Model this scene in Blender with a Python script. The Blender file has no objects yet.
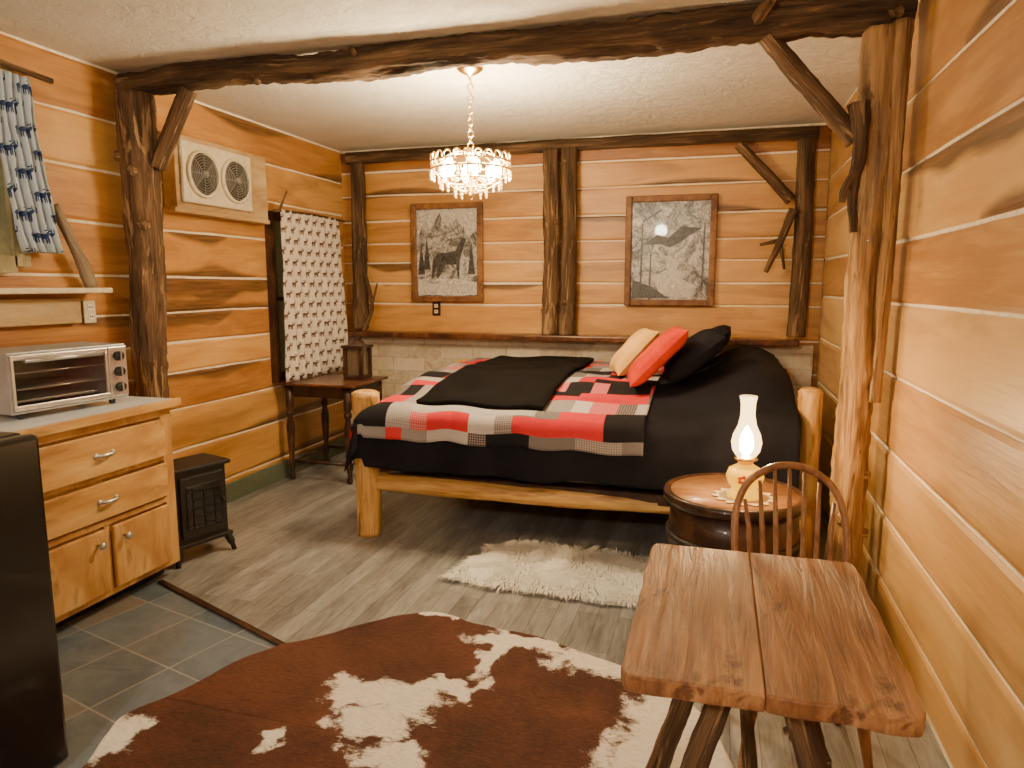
import bpy, math, random
from mathutils import Vector, Matrix, noise
random.seed(7)
S=bpy.context.scene; COL=S.collection
pi=math.pi
def nz(x,y=0,z=0): return noise.noise(Vector((x,y,z)))
# ---------------------------------------------------------------- materials
def newmat(name):
    m=bpy.data.materials.new(name); m.use_nodes=True; n=m.node_tree
    return m,n,n.nodes['Principled BSDF']
def N(n,t,**k):
    x=n.nodes.new(t)
    for a,b in k.items(): setattr(x,a,b)
    return x
def inp(n,s,v):
    if isinstance(v,bpy.types.NodeSocket): n.links.new(v,s)
    else: s.default_value=v
def mth(n,op,a,b=0.0,c=0.0):
    x=N(n,'ShaderNodeMath',operation=op); inp(n,x.inputs[0],a); inp(n,x.inputs[1],b)
    if op in('MULTIPLY_ADD','COMPARE','SMOOTH_MIN'): inp(n,x.inputs[2],c)
    return x.outputs[0]
def c4(c): return (c[0],c[1],c[2],1)
def ramp(n,fac,stops,interp='LINEAR'):
    x=N(n,'ShaderNodeValToRGB'); x.color_ramp.interpolation=interp; e=x.color_ramp.elements
    while len(e)<len(stops): e.new(.5)
    for i,(p,c) in enumerate(stops): e[i].position=p; e[i].color=c4(c)
    inp(n,x.inputs[0],fac); return x.outputs[0]
def mixc(n,f,a,b,bt='MIX'):
    x=N(n,'ShaderNodeMix',data_type='RGBA',blend_type=bt); inp(n,x.inputs[0],f)
    inp(n,x.inputs[6],c4(a) if isinstance(a,tuple) else a); inp(n,x.inputs[7],c4(b) if isinstance(b,tuple) else b)
    return x.outputs[2]
def coords(n,kind='Object',sc=(1,1,1),rot=(0,0,0)):
    t=N(n,'ShaderNodeTexCoord'); m=N(n,'ShaderNodeMapping'); m.inputs['Scale'].default_value=sc; m.inputs['Rotation'].default_value=rot
    n.links.new(t.outputs[kind],m.inputs[0]); return m.outputs[0]
def noi(n,vec,scale=1,detail=4,rough=.55,dist=0):
    x=N(n,'ShaderNodeTexNoise'); n.links.new(vec,x.inputs['Vector'])
    x.inputs['Scale'].default_value=scale; x.inputs['Detail'].default_value=detail
    x.inputs['Roughness'].default_value=rough; x.inputs['Distortion'].default_value=dist
    return x.outputs['Fac']
def bump(n,b,h,st=.3,d=.01):
    x=N(n,'ShaderNodeBump'); x.inputs['Strength'].default_value=st; x.inputs['Distance'].default_value=d
    n.links.new(h,x.inputs['Height']); n.links.new(x.outputs[0],b.inputs['Normal'])
def plain(name,col,rough=.5,metal=0,em=None,es=0,var=.12,bs=.05,ns=30,trans=0,coat=0):
    m,n,b=newmat(name); v=coords(n)
    f=noi(n,v,ns,3)
    d=tuple(c*(1-var) for c in col); l=tuple(min(1,c*(1+var)) for c in col)
    n.links.new(ramp(n,f,[(.3,d),(.7,l)]),b.inputs['Base Color'])
    b.inputs['Roughness'].default_value=rough; b.inputs['Metallic'].default_value=metal
    b.inputs['Transmission Weight'].default_value=trans; b.inputs['Coat Weight'].default_value=coat
    if em: b.inputs['Emission Color'].default_value=c4(em); b.inputs['Emission Strength'].default_value=es
    if bs: bump(n,b,f,bs,.005)
    return m
def wood(name,cols,kind='Object',sc=(1,14,14),rough=.5,bs=.35,blotch=.45,coat=0,spots=False,patch=None,pth=.56):
    m,n,b=newmat(name)
    v=coords(n,kind,sc); w=coords(n,kind,tuple(min(s,4) for s in sc))
    a=noi(n,v,1.6,7,.68,1.3); c=noi(n,w,1.3,3,.5,.6)
    f=mth(n,'ADD',mth(n,'MULTIPLY',a,1-blotch),mth(n,'MULTIPLY',c,blotch))
    col=ramp(n,f,[(.36,cols[0]),(.5,cols[1]),(.64,cols[2])])
    if patch:
        q=mth(n,'ADD',mth(n,'MULTIPLY',noi(n,w,1.9,4,.6,1.0),.75),mth(n,'MULTIPLY',a,.25))
        pc=ramp(n,a,[(.35,tuple(k*.45 for k in patch)),(.65,patch)])
        col=mixc(n,ramp(n,q,[(pth,(0,0,0)),(pth+.05,(.9,.9,.9))]),col,pc)
    if spots:
        g=noi(n,w,2.0,3,.55,.8); col=mixc(n,ramp(n,g,[(.60,(0,0,0)),(.74,(1,1,1))]),col,tuple(k*.5 for k in cols[0]))
    n.links.new(col,b.inputs['Base Color']); b.inputs['Roughness'].default_value=rough; b.inputs['Coat Weight'].default_value=coat
    b.inputs['Specular IOR Level'].default_value=.35
    bump(n,b,a,bs,.012); return m
def plankmat(name,light,mid,dark):
    m,n,b=newmat(name)
    at=N(n,'ShaderNodeAttribute',attribute_name='pl'); sp=N(n,'ShaderNodeSeparateColor'); n.links.new(at.outputs['Color'],sp.inputs[0])
    tone,ed,gate=sp.outputs[0],sp.outputs[1],sp.outputs[2]
    v=coords(n,'UV',(1.0,14,1)); w=coords(n,'UV',(.7,3.2,1))
    g=noi(n,v,1.5,7,.65,1.6); big=noi(n,w,1.5,4,.55,1.2)
    f=mth(n,'ADD',mth(n,'ADD',mth(n,'MULTIPLY',g,.26),mth(n,'MULTIPLY',big,.48)),mth(n,'MULTIPLY',tone,.27))
    col=ramp(n,f,[(.34,dark),(.50,mid),(.68,light)])
    h=noi(n,coords(n,'UV',(.45,2.2,1)),1.7,3,.5,1.0)
    col=mixc(n,mth(n,'MULTIPLY',ramp(n,h,[(.54,(0,0,0)),(.72,(1,1,1))]),.5),col,tuple(k*.6 for k in dark))
    vo=N(n,'ShaderNodeTexVoronoi'); n.links.new(coords(n,'UV',(.8,1.6,1)),vo.inputs['Vector']); vo.inputs['Scale'].default_value=1.1
    kn=ramp(n,vo.outputs['Distance'],[(.02,(1,1,1)),(.06,(0,0,0))])
    col=mixc(n,mth(n,'MULTIPLY',kn,.7),col,(.08,.03,.01))
    dd=mth(n,'ADD',gate,mth(n,'MULTIPLY',mth(n,'SUBTRACT',g,.5),.22))
    bark=ramp(n,g,[(.35,(.030,.013,.006)),(.52,(.12,.052,.02)),(.68,(.27,.125,.045))])
    col=mixc(n,mth(n,'MULTIPLY',ramp(n,dd,[(0.48,(0,0,0)),(.60,(1,1,1))]),.85),col,bark)
    n.links.new(col,b.inputs['Base Color']); b.inputs['Roughness'].default_value=.42; b.inputs['Coat Weight'].default_value=.1
    b.inputs['Coat Roughness'].default_value=.35
    bump(n,b,g,.25,.01); return m
M={}
M['plank']=plankmat('honey_plank_wood',(.70,.405,.13),(.54,.265,.068),(.32,.125,.030))
M['plankR']=plankmat('pale_plank_wood',(.75,.49,.205),(.64,.37,.13),(.43,.21,.063))
M['chink']=plain('cream_chinking',(.90,.82,.65),.9,bs=.4)
def ceilmat():
    m,n,b=newmat('stucco_ceiling'); v=coords(n)
    a=noi(n,v,9,8,.75,.6); c=noi(n,v,1.2,3)
    n.links.new(ramp(n,c,[(.35,(.74,.70,.61)),(.65,(.84,.80,.72))]),b.inputs['Base Color']); b.inputs['Roughness'].default_value=.85
    h=ramp(n,a,[(.42,(0,0,0)),(.50,(.6,.6,.6)),(.60,(1,1,1))]); bump(n,b,h,.6,.018); return m
M['ceil']=ceilmat()
def floorwood():
    m,n,b=newmat('grey_plank_floor')
    br=N(n,'ShaderNodeTexBrick'); n.links.new(coords(n,'Object',(1,1,1),(0,0,pi/2)),br.inputs['Vector'])
    br.offset=.37; br.inputs['Scale'].default_value=1; br.inputs['Brick Width'].default_value=.9; br.inputs['Row Height'].default_value=.095
    br.inputs['Mortar Size'].default_value=.0015; br.inputs['Bias'].default_value=0
    br.inputs['Color1'].default_value=(.0,.0,.0,1); br.inputs['Color2'].default_value=(1,1,1,1); br.inputs['Mortar'].default_value=(0,0,0,1)
    s=noi(n,coords(n,'Object',(16,2.2,1)),1.8,7,.75,1.2); s2=noi(n,coords(n,'Object',(3,1.2,1)),2.0,4,.6,.8)
    bw=N(n,'ShaderNodeRGBToBW'); n.links.new(br.outputs['Color'],bw.inputs[0])
    f=mth(n,'ADD',mth(n,'ADD',mth(n,'MULTIPLY',bw.outputs[0],.14),mth(n,'MULTIPLY',s,.58)),mth(n,'MULTIPLY',s2,.3))
    col=ramp(n,f,[(.30,(.062,.060,.058)),(.44,(.155,.154,.150)),(.58,(.275,.275,.27)),(.8,(.43,.43,.425))])
    col=mixc(n,mth(n,'MULTIPLY',br.outputs['Fac'],.6),col,(.05,.045,.04))
    n.links.new(col,b.inputs['Base Color']); b.inputs['Roughness'].default_value=.33; bump(n,b,s,.15,.004); return m
def tilemat():
    m,n,b=newmat('slate_tile_floor')
    v=coords(n,'Object',(1,1,1),(0,0,math.radians(14)))
    br=N(n,'ShaderNodeTexBrick'); n.links.new(v,br.inputs['Vector']); br.offset=0
    br.inputs['Scale'].default_value=1; br.inputs['Brick Width'].default_value=.31; br.inputs['Row Height'].default_value=.31; br.inputs['Mortar Size'].default_value=.004
    br.inputs['Color1'].default_value=(0,0,0,1); br.inputs['Color2'].default_value=(1,1,1,1)
    bw=N(n,'ShaderNodeRGBToBW'); n.links.new(br.outputs['Color'],bw.inputs[0])
    s=noi(n,v,5,7,.7,.9)
    base=ramp(n,bw.outputs[0],[(.15,(.06,.09,.13)),(.4,(.105,.145,.19)),(.72,(.08,.11,.145)),(.80,(.10,.13,.16)),(.86,(.19,.15,.115))])
    col=mixc(n,ramp(n,s,[(.38,(0,0,0)),(.75,(.6,.6,.6))]),base,(.23,.28,.33))
    col=mixc(n,br.outputs['Fac'],col,(.27,.285,.30))
    n.links.new(col,b.inputs['Base Color']); b.inputs['Roughness'].default_value=.3; bump(n,b,s,.25,.006); return m
M['floor']=floorwood(); M['tile']=tilemat()
M['log']=wood('dark_log',((.025,.014,.007),(.11,.060,.028),(.26,.15,.072)),'UV',(13,1.5,1),.8,1.0,.4,patch=(.46,.29,.14),pth=.55)
M['logbeam']=wood('beam_log',((.022,.013,.007),(.085,.048,.024),(.22,.13,.062)),'UV',(13,1.5,1),.85,1.0,.5,patch=(.36,.22,.105),pth=.58)
M['logr']=wood('peeled_honey_log',((.08,.038,.014),(.32,.175,.062),(.58,.365,.155)),'UV',(11,1.3,1),.55,.9,.5,.05,patch=(.14,.066,.025),pth=.58)
M['pine']=wood('yellow_pine_log',((.34,.15,.035),(.60,.34,.10),(.74,.49,.18)),'UV',(8,1.5,1),.4,.4,.5,.15,True)
M['cabw']=wood('rustic_hickory',((.34,.155,.045),(.58,.33,.11),(.72,.48,.20)),'Object',(6,1.3,5),.4,.15,.55,.15,True)
M['cabv']=wood('rustic_hickory_upright',((.33,.15,.045),(.55,.31,.105),(.69,.45,.19)),'Object',(6,5,1.3),.4,.15,.55,.15,True)
M['tabw']=wood('reclaimed_table_wood',((.055,.019,.007),(.23,.098,.034),(.44,.225,.09)),'Object',(15,1.4,8),.36,.7,.5,.15,patch=(.11,.040,.015),pth=.56)
M['dkw']=wood('dark_stained_wood',((.012,.005,.003),(.04,.016,.008),(.10,.042,.018)),'Object',(6,6,3),.4,.2,.4,.2)
M['mahog']=wood('mahogany_top',((.03,.010,.005),(.09,.030,.012),(.18,.065,.026)),'Object',(10,2,4),.3,.15,.4,.3)
M['chairw']=wood('chair_wood',((.09,.04,.017),(.25,.115,.05),(.42,.22,.10)),'Object',(8,8,3),.4,.2,.4,.2)
M['frame']=wood('picture_frame_wood',((.08,.030,.010),(.20,.085,.028),(.33,.16,.055)),'Object',(8,8,8),.45,.3)
M['black']=plain('black_enamel',(.006,.006,.007),.3,bs=0,coat=.2)
M['blackm']=plain('black_cast_metal',(.010,.009,.009),.5,bs=.2)
M['rubber']=plain('grey_seal',(.22,.21,.19),.6)
M['glassdk']=plain('dark_glass',(.012,.010,.009),.08,bs=0,coat=.6)
M['white']=plain('white_enamel',(.8,.78,.74),.3,bs=0,coat=.3)
M['counter']=plain('pale_laminate',(.84,.90,.96),.25,var=.06,ns=60,bs=.02,coat=.3)
M['silver']=plain('brushed_silver',(.60,.61,.62),.32,.85,bs=0)
M['steel']=plain('satin_steel_panel',(.36,.38,.40),.38,.35,bs=0)
M['gold']=plain('antique_gold',(.78,.48,.15),.3,1,bs=.1)
M['cream']=plain('cream_plastic',(.68,.61,.44),.45,bs=0)
M['green']=plain('grey_green_paint',(.10,.12,.08),.6,bs=.2)
def fuzzy(name,col,sh=.3,sp=.5):
    m,n,b=newmat(name); v=coords(n); a=noi(n,v,5,4); c=noi(n,v,160,2)
    n.links.new(ramp(n,a,[(.3,tuple(k*.7 for k in col)),(.7,tuple(k*1.4 for k in col))]),b.inputs['Base Color'])
    b.inputs['Roughness'].default_value=.9; b.inputs['Sheen Weight'].default_value=sh; b.inputs['Sheen Roughness'].default_value=.5
    b.inputs['Specular IOR Level'].default_value=sp
    b.inputs['Sheen Tint'].default_value=(.6,.5,.5,1); bump(n,b,c,.5,.004); return m
M['blk']=fuzzy('black_bedding',(.0085,.008,.012),0,.15)
M['plush']=fuzzy('black_plush',(.0035,.003,.0035),.0,.12)
M['red']=fuzzy('orange_red_cushion',(.50,.030,.005),.05,.2)
M['tan']=fuzzy('mustard_cushion',(.68,.40,.11),.1,.2)
M['sheet']=fuzzy('white_mattress',(.6,.57,.52),.2)
def quiltmat():
    m,n,b=newmat('patchwork_quilt'); v=coords(n,'UV',(1,1,1))
    se0=N(n,'ShaderNodeSeparateXYZ'); n.links.new(v,se0.inputs[0])
    yr=mth(n,'ADD',mth(n,'MULTIPLY',se0.outputs[1],5.6),.3); row=mth(n,'FLOOR',yr)
    xs=mth(n,'ADD',mth(n,'MULTIPLY',se0.outputs[0],4.0),mth(n,'MULTIPLY',row,.41)); colm=mth(n,'FLOOR',xs)
    cv=N(n,'ShaderNodeCombineXYZ'); n.links.new(colm,cv.inputs[0]); n.links.new(row,cv.inputs[1])
    w0=N(n,'ShaderNodeTexWhiteNoise',noise_dimensions='2D'); n.links.new(cv.outputs[0],w0.inputs['Vector'])
    half=mth(n,'GREATER_THAN',mth(n,'FRACT',xs),.6); spl_=mth(n,'GREATER_THAN',w0.outputs['Value'],.5)
    cz=mth(n,'MULTIPLY',half,spl_); halfy=mth(n,'MULTIPLY',mth(n,'GREATER_THAN',mth(n,'FRACT',yr),.5),mth(n,'LESS_THAN',w0.outputs['Value'],.3))
    cv2=N(n,'ShaderNodeCombineXYZ'); n.links.new(mth(n,'ADD',colm,mth(n,'MULTIPLY',cz,17.3)),cv2.inputs[0]); n.links.new(mth(n,'ADD',row,mth(n,'MULTIPLY',halfy,31.7)),cv2.inputs[1])
    wn=N(n,'ShaderNodeTexWhiteNoise',noise_dimensions='2D'); n.links.new(cv2.outputs[0],wn.inputs['Vector'])
    col=ramp(n,wn.outputs['Value'],[(0,(.50,.022,.03)),(.20,(.010,.009,.012)),(.36,(.15,.135,.14)),(.50,(.46,.43,.42)),(.64,(.56,.03,.04)),(.80,(.25,.23,.23)),(.92,(.012,.011,.013))],'CONSTANT')
    fr=N(n,'ShaderNodeVectorMath',operation='FRACTION'); s2=N(n,'ShaderNodeVectorMath',operation='MULTIPLY'); s2.inputs[1].default_value=(75,75,0)
    n.links.new(v,s2.inputs[0]); n.links.new(s2.outputs[0],fr.inputs[0]); se=N(n,'ShaderNodeSeparateXYZ'); n.links.new(fr.outputs[0],se.inputs[0])
    ging=mth(n,'MULTIPLY',mth(n,'ADD',mth(n,'GREATER_THAN',se.outputs[0],.5),mth(n,'GREATER_THAN',se.outputs[1],.5)),.24)
    sc2=N(n,'ShaderNodeSeparateColor'); n.links.new(wn.outputs['Color'],sc2.inputs[0])
    on=mth(n,'MULTIPLY',mth(n,'GREATER_THAN',sc2.outputs[1],.70),mth(n,'GREATER_THAN',mth(n,'ABSOLUTE',mth(n,'SUBTRACT',wn.outputs['Value'],.28)),.08))
    col=mixc(n,mth(n,'MULTIPLY',ging,on),col,(.58,.50,.48))
    band=mth(n,'MULTIPLY',mth(n,'MULTIPLY',mth(n,'GREATER_THAN',se0.outputs[1],3.615),mth(n,'LESS_THAN',se0.outputs[1],3.69)),mth(n,'MULTIPLY',mth(n,'GREATER_THAN',se0.outputs[0],-1.66),mth(n,'LESS_THAN',se0.outputs[0],-.93)))
    col=mixc(n,band,col,(.36,.34,.335))
    n.links.new(col,b.inputs['Base Color']); b.inputs['Roughness'].default_value=.85; b.inputs['Specular IOR Level'].default_value=.2; bump(n,b,noi(n,v,60,3),.4,.004); return m
M['quilt']=quiltmat()
def critter(name,bg,fg,su,sv,k=1.45):
    m,n,b=newmat(name); v=coords(n,'UV',(su,sv,1)); se=N(n,'ShaderNodeSeparateXYZ'); n.links.new(v,se.inputs[0])
    row=mth(n,'FLOOR',se.outputs[1]); off=mth(n,'MULTIPLY',row,.37)
    u=mth(n,'FRACT',mth(n,'ADD',se.outputs[0],off)); w=mth(n,'FRACT',se.outputs[1])
    u=mth(n,'MULTIPLY_ADD',u,k,-.5*k+.5); w=mth(n,'MULTIPLY_ADD',w,k,-.5*k+.5)
    def ell(cx,cy,rx,ry):
        a=mth(n,'POWER',mth(n,'ABSOLUTE',mth(n,'DIVIDE',mth(n,'SUBTRACT',u,cx),rx)),2.0); c=mth(n,'POWER',mth(n,'ABSOLUTE',mth(n,'DIVIDE',mth(n,'SUBTRACT',w,cy),ry)),2.0)
        return mth(n,'LESS_THAN',mth(n,'ADD',a,c),1.0)
    s=ell(.42,.5,.26,.15)
    for e in [(.24,.28,.05,.2),(.36,.28,.04,.2),(.52,.28,.04,.2),(.62,.28,.05,.2),(.68,.62,.12,.1),(.78,.68,.1,.07),(.74,.84,.03,.14),(.86,.84,.03,.12),(.62,.82,.09,.04)]:
        s=mth(n,'MAXIMUM',s,ell(*e))
    tint=noi(n,v,.6,2); bgc=ramp(n,tint,[(.35,bg),(.65,tuple(q*.85 for q in bg))])
    n.links.new(mixc(n,s,bgc,fg),b.inputs['Base Color']); b.inputs['Roughness'].default_value=.85; return m
M['curt']=critter('moose_print_cotton',(.72,.66,.57),(.10,.05,.035),14,12.5,1.15)
M['curtb']=critter('blue_moose_print_cotton',(.52,.62,.74),(.02,.05,.15),10,10,1.15)
def engraving(name,seed):
    m,n,b=newmat(name); v=coords(n,'Object',(1,1,1)); mp=N(n,'ShaderNodeMapping'); mp.inputs['Location'].default_value=(seed,seed*2,seed); n.links.new(v,mp.inputs[0]); v=mp.outputs[0]
    a=noi(n,v,5,9,.78,1.6); c=noi(n,v,60,4,.7,.5)
    f=mth(n,'ADD',mth(n,'MULTIPLY',a,.72),mth(n,'MULTIPLY',c,.28))
    n.links.new(ramp(n,f,[(.40,(.02,.02,.02)),(.46,(.15,.15,.145)),(.52,(.40,.39,.37)),(.60,(.68,.66,.62))]),b.inputs['Base Color']); b.inputs['Roughness'].default_value=.3; b.inputs['Coat Weight'].default_value=.2; return m
M['print1']=engraving('ink_print_forest',1.7); M['print2']=engraving('ink_print_river',5.3)
def inkmat(name,a,b_):
    m,n,b=newmat(name); v=coords(n,'Object',(1,1,1)); f=noi(n,v,38,6,.75,1.2); n.links.new(ramp(n,f,[(.38,a),(.62,b_)]),b.inputs['Base Color']); b.inputs['Roughness'].default_value=.35; return m
M['ink']=inkmat('print_ink',(.008,.008,.008),(.10,.10,.095)); M['paper']=inkmat('print_paper',(.30,.30,.28),(.70,.69,.65))
def brickmat():
    m,n,b=newmat('whitewashed_stone'); v=coords(n,'Object',(1,1,1),(pi/2,0,0))
    br=N(n,'ShaderNodeTexBrick'); n.links.new(v,br.inputs['Vector']); br.inputs['Scale'].default_value=1; br.inputs['Brick Width'].default_value=.30; br.inputs['Row Height'].default_value=.12; br.inputs['Mortar Size'].default_value=.009; br.inputs['Mortar Smooth'].default_value=.8
    br.inputs['Color1'].default_value=(.66,.57,.43,1); br.inputs['Color2'].default_value=(.42,.33,.22,1); br.inputs['Mortar'].default_value=(.36,.29,.21,1)
    s=noi(n,v,9,6,.75,.8); col=mixc(n,ramp(n,s,[(.4,(0,0,0)),(.7,(.7,.7,.7))]),br.outputs['Color'],(.74,.67,.54))
    n.links.new(col,b.inputs['Base Color']); b.inputs['Roughness'].default_value=.9; bump(n,b,s,.7,.015); return m
M['stone']=brickmat()
def cowmat():
    m,n,b=newmat('cowhide_hair'); at=N(n,'ShaderNodeAttribute',attribute_name='hide'); sp=N(n,'ShaderNodeSeparateColor'); n.links.new(at.outputs['Color'],sp.inputs[0])
    v=coords(n); a=noi(n,coords(n,'Object',(14,40,10)),3,6,.7,1); s=noi(n,coords(n,'Object',(30,75,10)),1.6,6,.75,.8); s1=noi(n,v,8,8,.8,.8); lo=noi(n,v,2.2,4,.6,.5)
    f=mth(n,'ADD',mth(n,'ADD',sp.outputs[0],mth(n,'MULTIPLY',mth(n,'SUBTRACT',s,.5),1.0)),mth(n,'MULTIPLY',mth(n,'SUBTRACT',s1,.5),1.4))
    br=ramp(n,mth(n,'ADD',mth(n,'MULTIPLY',a,.55),mth(n,'MULTIPLY',lo,.45)),[(.36,(.025,.008,.004)),(.48,(.075,.022,.010)),(.60,(.14,.046,.019)),(.72,(.22,.085,.038))]); wh=ramp(n,a,[(.3,(.62,.57,.49)),(.6,(.85,.81,.74))])
    n.links.new(mixc(n,ramp(n,f,[(.36,(0,0,0)),(.62,(1,1,1))]),br,wh),b.inputs['Base Color']); b.inputs['Roughness'].default_value=.6; b.inputs['Specular IOR Level'].default_value=.3; bump(n,b,s,.7,.01); return m
M['cow']=cowmat()
M['wool']=plain('ivory_wool',(.94,.92,.86),.85,var=.05,ns=12,bs=.3)
M['doily']=plain('crochet_doily',(.60,.48,.30),.9,bs=.5,ns=90)
M['yglass']=plain('amber_milk_glass',(.70,.36,.004),.3,em=(1,.52,.01),es=1.3,bs=0)
M['flower']=plain('orange_painted_flower',(.60,.09,.005),.4,em=(1,.12,.0),es=.2,bs=0)
M['brass']=plain('brass',(.8,.55,.22),.25,1,bs=0)
def glow(name,col,st,fac):
    m=bpy.data.materials.new(name); m.use_nodes=True; n=m.node_tree; n.nodes.clear()
    o=N(n,'ShaderNodeOutputMaterial'); tr=N(n,'ShaderNodeBsdfTransparent'); em=N(n,'ShaderNodeEmission'); em.inputs[0].default_value=c4(col); em.inputs[1].default_value=st
    mx=N(n,'ShaderNodeMixShader'); mx.inputs[0].default_value=fac; n.links.new(tr.outputs[0],mx.inputs[1]); n.links.new(em.outputs[0],mx.inputs[2]); n.links.new(mx.outputs[0],o.inputs[0]); return m
M['chim']=glow('lamp_chimney_glass',(1,.64,.26),10,.35)
M['amber']=glow('amber_pressed_glass',(1,.42,.08),2.6,.5)
def ovenglass():
    m=bpy.data.materials.new('oven_glass'); m.use_nodes=True; n=m.node_tree; n.nodes.clear()
    o=N(n,'ShaderNodeOutputMaterial'); tr=N(n,'ShaderNodeBsdfTransparent'); tr.inputs[0].default_value=(.8,.78,.75,1); em=N(n,'ShaderNodeBsdfGlossy'); em.inputs['Roughness'].default_value=.15
    mx=N(n,'ShaderNodeMixShader'); mx.inputs[0].default_value=.04; n.links.new(tr.outputs[0],mx.inputs[1]); n.links.new(em.outputs[0],mx.inputs[2]); n.links.new(mx.outputs[0],o.inputs[0]); return m
M['oglass']=ovenglass()
M['flame']=plain('lamp_flame',(1,.8,.5),.5,em=(1,.78,.46),es=90,bs=0)
M['bulb']=plain('lit_bulb',(1,.9,.7),.5,em=(1,.82,.54),es=220,bs=0)
M['crystal']=plain('cut_crystal_glow',(.95,.72,.42),.05,em=(1,.48,.14),es=1.5,bs=0,trans=.5)  # weak emission paints the sparkle into the crystals; they are no light source
M['pane']=plain('window_pane',(.34,.36,.22),.15,bs=0,coat=.5)
M['greenp']=wood('window_trim_paint',((.20,.17,.09),(.38,.33,.18),(.50,.44,.27)),'Object',(4,4,2),.6,.2)
# ---------------------------------------------------------------- geometry
class MB:
    def __init__(s): s.v=[];s.f=[];s.m=[];s.sm=[];s.uv={}
    def face(s,idx,m=0,sm=False,uv=None):
        s.f.append(tuple(idx)); s.m.append(m); s.sm.append(sm)
        if uv: s.uv[len(s.f)-1]=uv
    def box(s,c,d,m=0,rot=None):
        b=len(s.v); c=Vector(c)
        for z in(-1,1):
            for y in(-1,1):
                for x in(-1,1):
                    p=Vector((x*d[0]/2,y*d[1]/2,z*d[2]/2))
                    if rot is not None: p=rot@p
                    s.v.append(c+p)
        for f in[(0,2,3,1),(4,5,7,6),(0,1,5,4),(2,6,7,3),(0,4,6,2),(1,3,7,5)]: s.face([b+i for i in f],m)
        return s
    def grid(s,fn,nu,nv,m=0,sm=True,uvf=None,flip=False):
        b=len(s.v)
        for j in range(nv+1):
            for i in range(nu+1): s.v.append(Vector(fn(i/nu,j/nv)))
        for j in range(nv):
            for i in range(nu):
                q=[(i,j),(i+1,j),(i+1,j+1),(i,j+1)]
                if flip: q=q[::-1]
                uv=[(uvf(a/nu,c/nv) if uvf else (a/nu,c/nv)) for a,c in q]
                s.face([b+c*(nu+1)+a for a,c in q],m,sm,uv)
        return s
    def tube(s,pts,rads,seg=12,m=0,wob=0,caps=True,ec=None,seed=0):
        pts=[Vector(p) for p in pts]; n=len(pts)
        if not hasattr(rads,'__len__'): rads=[rads]*n
        T=[(pts[min(i+1,n-1)]-pts[max(i-1,0)]).normalized() for i in range(n)]
        a=Vector((0,0,1)) if abs(T[0].z)<.9 else Vector((1,0,0)); X=(a-T[0]*a.dot(T[0])).normalized()
        b=len(s.v); L=0; Ls=[]
        for i in range(n):
            X=(X-T[i]*X.dot(T[i])).normalized(); Y=T[i].cross(X)
            if i: L+=(pts[i]-pts[i-1]).length
            Ls.append(L)
            for k in range(seg):
                an=2*pi*k/seg; d=X*math.cos(an)+Y*math.sin(an)
                rr=rads[i]
                if wob:
                    ca,sa=math.cos(an),math.sin(an)
                    rr*=1+wob*(.8*nz(ca*1.2+seed,sa*1.2,L*3+seed)+.5*nz(ca*2.6,sa*2.6+seed,L*1.6)+.55*nz(ca*5+seed,sa*5,L*7)+.5*nz(ca*3,sa*3+seed,L*22))
                s.v.append(pts[i]+d*rr)
        for i in range(n-1):
            for k in range(seg):
                k2=(k+1)%seg
                s.face([b+i*seg+k,b+i*seg+k2,b+(i+1)*seg+k2,b+(i+1)*seg+k],m,True,[(k/seg,Ls[i]),((k+1)/seg,Ls[i]),((k+1)/seg,Ls[i+1]),(k/seg,Ls[i+1])])
        if caps:
            s.face([b+k for k in range(seg)][::-1],m if ec is None else ec,False,[(k/seg,0) for k in range(seg)]); s.face([b+(n-1)*seg+k for k in range(seg)],m if ec is None else ec,False,[(k/seg,.1) for k in range(seg)])
        return s
    def lathe(s,prof,c=(0,0,0),seg=32,m=0,sm=True,ax=None):
        b=len(s.v); c=Vector(c)
        for r,z in prof:
            for k in range(seg):
                an=2*pi*k/seg; p=Vector((max(r,1e-4)*math.cos(an),max(r,1e-4)*math.sin(an),z))
                if ax is not None: p=ax@p
                s.v.append(c+p)
        for i in range(len(prof)-1):
            for k in range(seg):
                k2=(k+1)%seg; s.face([b+i*seg+k,b+i*seg+k2,b+(i+1)*seg+k2,b+(i+1)*seg+k],m,sm,[(k/seg,prof[i][1]),((k+1)/seg,prof[i][1]),((k+1)/seg,prof[i+1][1]),(k/seg,prof[i+1][1])])
        s.face([b+k for k in range(seg)][::-1],m); s.face([b+(len(prof)-1)*seg+k for k in range(seg)],m)
        return s
    def ell(s,c,r,m=0,seg=16,rot=None):
        R=Matrix.Diagonal(Vector(r)); 
        if rot is not None: R=rot@R
        return s.lathe([(math.sin(pi*i/10),-math.cos(pi*i/10)) for i in range(11)],c,seg,m,True,R)
    def torus(s,c,R,r,m=0,rot=None,seg=24,sg=6,arc=1):
        P=[]
        for i in range(seg+1):
            a=2*pi*arc*i/seg; p=Vector((R*math.cos(a),R*math.sin(a),0)); 
            if rot is not None: p=rot@p
            P.append(Vector(c)+p)
        return s.tube(P,r,sg,m,caps=arc<1)
    def prism(s,pts,to3,t0,t1,m=0):
        b=len(s.v); n=len(pts)
        for p in pts: s.v.append(Vector(to3(p[0],p[1],t0)))
        for p in pts: s.v.append(Vector(to3(p[0],p[1],t1)))
        s.face([b+i for i in range(n)][::-1],m); s.face([b+n+i for i in range(n)],m)
        for i in range(n): j=(i+1)%n; s.face([b+i,b+j,b+n+j,b+n+i],m)
        return s
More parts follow.
